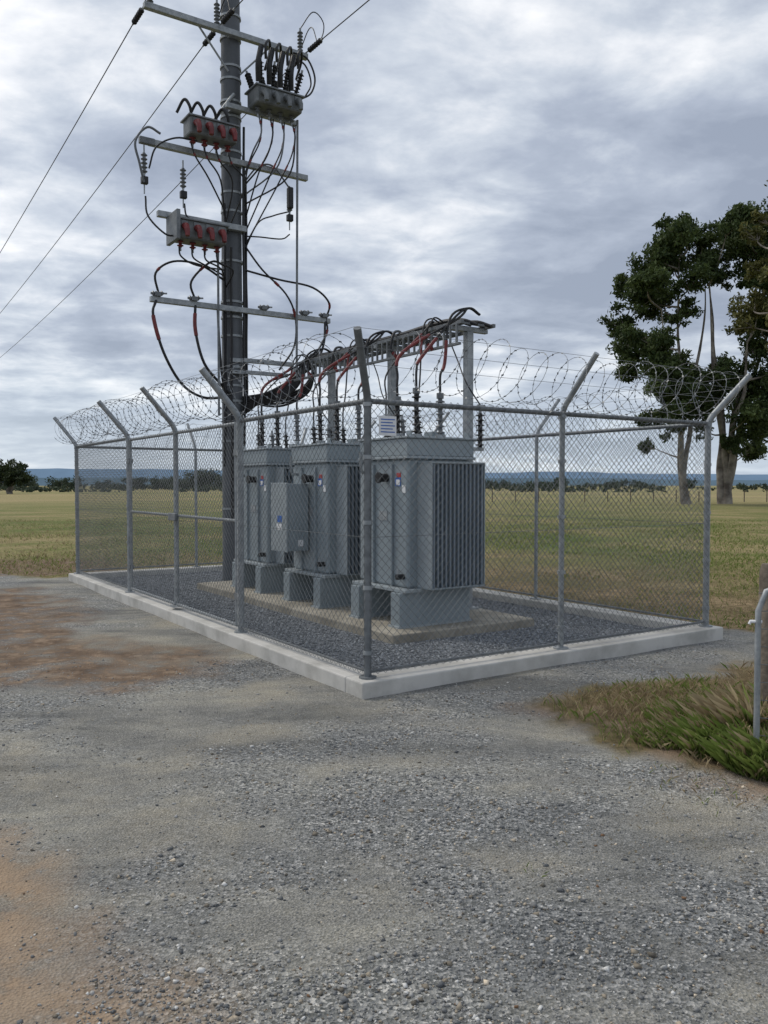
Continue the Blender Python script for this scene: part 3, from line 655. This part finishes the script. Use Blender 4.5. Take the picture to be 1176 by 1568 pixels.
def tree(name,base,unit,px0,leaders,clumps,trunk_r,c_lo,c_hi,leaf=.34,per=230,depth=4.5,grow=1.48):
    rnd=random.Random(name+str(px0)); root=bpy.data.objects.new(name,None); sc.collection.objects.link(root); root.location=base
    tr=MB(); LP=[]
    for li,(lx,lz,ly) in enumerate(leaders):
        a=Vector((rnd.uniform(-.2,.2),rnd.uniform(-.2,.2),-.3)); e=Vector(((lx-px0)*unit,ly,lz*unit)); 
        P_=[a]; 
        for f,g0 in ((.15,.06),(.32,.2),(.5,.4),(.68,.62),(.85,.83)):
            P_.append(Vector((e.x*g0+rnd.uniform(-.35,.35),e.y*g0+rnd.uniform(-.3,.3),e.z*f)))
        P_.append(e)
        Q=crom(P_,4); LP.append(Q); k=len(Q); tr.tube(Q,[trunk_r*(1-.9*(i/(k-1))**.6)*(1+.08*math.sin(i*1.7)) for i in range(k)],BARK,n=8)
    cen=[]
    for (cx_,cz_,r_) in clumps:
        c=Vector(((cx_-px0)*unit,rnd.uniform(-1,1)*depth,cz_*unit)); r=r_*unit*grow
        best=min((q for Q in LP for q in Q if q.z<c.z-.5*r or q.z<c.z*.75),key=lambda q:(q-c).length+abs(q.z-c.z*.75)*.3)
        md=best.lerp(c,.5)+Vector((rnd.uniform(-.7,.7),rnd.uniform(-.4,.4),-.3)); Q=crom([best,md,c],4); k=len(Q); tr.tube(Q,[.10*(1-.8*i/(k-1)) for i in range(k)],BARK,n=5)
        for j in range(11):
            o=Vector((rnd.gauss(0,1),rnd.gauss(0,1),rnd.gauss(0,.8))); o=o.normalized()*r*rnd.uniform(.3,.95); cen.append((c+o,r*rnd.uniform(.25,.52)))
            tr.tube([md.lerp(c,.6),c+o*.9],[.035,.010],BARK,n=4,cap=False)
        cen.append((c,r*.55))
    t=tr.build('trunk_and_limbs'); t.parent=root
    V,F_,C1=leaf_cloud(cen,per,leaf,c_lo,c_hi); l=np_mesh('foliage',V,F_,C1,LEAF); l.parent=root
Z_=lambda L_:[(x,772-y,r) for x,y,r in L_]
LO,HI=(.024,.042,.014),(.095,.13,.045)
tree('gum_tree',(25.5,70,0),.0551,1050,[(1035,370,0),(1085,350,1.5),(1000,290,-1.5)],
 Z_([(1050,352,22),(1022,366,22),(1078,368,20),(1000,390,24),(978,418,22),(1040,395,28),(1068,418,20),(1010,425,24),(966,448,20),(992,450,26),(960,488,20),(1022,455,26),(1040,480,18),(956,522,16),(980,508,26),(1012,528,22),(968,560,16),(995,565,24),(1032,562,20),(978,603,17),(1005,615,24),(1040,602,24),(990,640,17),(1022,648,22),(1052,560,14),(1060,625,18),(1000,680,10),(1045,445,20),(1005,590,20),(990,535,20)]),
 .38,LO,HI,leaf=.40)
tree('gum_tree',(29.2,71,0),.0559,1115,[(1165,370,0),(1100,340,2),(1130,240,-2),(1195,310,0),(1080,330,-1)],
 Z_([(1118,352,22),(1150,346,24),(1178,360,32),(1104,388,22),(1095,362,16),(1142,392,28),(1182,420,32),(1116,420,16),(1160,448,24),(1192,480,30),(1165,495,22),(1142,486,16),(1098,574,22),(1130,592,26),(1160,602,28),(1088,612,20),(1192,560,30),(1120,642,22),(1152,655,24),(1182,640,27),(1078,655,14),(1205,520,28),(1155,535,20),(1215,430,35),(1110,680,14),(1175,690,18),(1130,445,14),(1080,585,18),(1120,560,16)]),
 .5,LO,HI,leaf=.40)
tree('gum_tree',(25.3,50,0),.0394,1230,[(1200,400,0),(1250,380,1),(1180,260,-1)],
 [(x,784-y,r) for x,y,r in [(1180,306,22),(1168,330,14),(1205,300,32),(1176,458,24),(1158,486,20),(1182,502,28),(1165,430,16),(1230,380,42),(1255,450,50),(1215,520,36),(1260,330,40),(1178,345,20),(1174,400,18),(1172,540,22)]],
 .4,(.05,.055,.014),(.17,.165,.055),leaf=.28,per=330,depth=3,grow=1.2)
cen=[]
rr_=random.Random(3)
def bush(x,y,w,h):
    for j in range(int(3+w*.9)): cen.append((Vector((x+rr_.uniform(-.5,.5)*w,y+rr_.uniform(-3,3),h*rr_.uniform(.15,.7))),h*rr_.uniform(.25,.42)))
def at_(t,Y): return (t*Y,Y)
for i in range(210):
    yy=rr_.choice([190,230,300,380]); x=rr_.uniform(-.62,.62)*yy; 
    k=yy/300
    if x<-.25*yy or rr_.random()<.75: bush(x,yy,rr_.uniform(3,14),k*(rr_.uniform(1.2,2.8) if rr_.random()<.8 else rr_.uniform(2.8,4.8)))
for t,w,h in ((-.22,13,8.0),(-.275,14,5),(-.39,12,5),(-.43,8,6),(-.305,10,5),(.215,20,3.2),(.29,14,3.6)): bush(*at_(t,290),w,h)
V,F_,C1=leaf_cloud(cen,26,.9,(.035,.05,.035),(.085,.11,.07)); np_mesh('distant_tree_line',V,F_,C1,LEAF)
tree('paddock_tree',(-68.5,152,0),.12,0,[(0,30,0),(12,30,0)],[(0,36,14),(16,33,14),(-16,32,14),(8,24,14),(-8,22,12),(26,24,11),(-26,22,10),(10,42,9)],.45,(.018,.03,.014),(.06,.08,.03),leaf=.6,per=60,depth=2)
ff=MB()
for i in range(30):
    x=8+i*2.2; y=78+.1*i
    ff.tube([(x,y,0),(x,y,1.1+.1*math.sin(i*3))],.05,WOOD,n=6)
for z in (.4,.75,1.05): ff.tube([(8,78,z),(8+29*2.2,78+2.9,z)],.006,WIRE,n=4)
ff.build('farm_fence')
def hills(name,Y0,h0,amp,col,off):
    hm_=mat(name+'_haze',col,tuple(x*.86 for x in col),rough=1,scale=.004,spec=0)  # aerial haze is painted into the hills' base colour
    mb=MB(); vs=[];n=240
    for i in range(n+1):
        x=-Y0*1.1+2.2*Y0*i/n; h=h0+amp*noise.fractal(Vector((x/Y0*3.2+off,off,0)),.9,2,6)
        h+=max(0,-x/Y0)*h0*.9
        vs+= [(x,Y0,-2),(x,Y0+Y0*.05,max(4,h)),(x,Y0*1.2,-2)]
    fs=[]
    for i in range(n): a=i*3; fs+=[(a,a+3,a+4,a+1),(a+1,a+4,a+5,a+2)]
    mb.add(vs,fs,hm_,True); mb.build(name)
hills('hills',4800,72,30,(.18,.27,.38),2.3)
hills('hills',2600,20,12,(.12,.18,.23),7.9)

sc.view_settings.view_transform='Standard'; sc.view_settings.look='None'; sc.view_settings.exposure=0
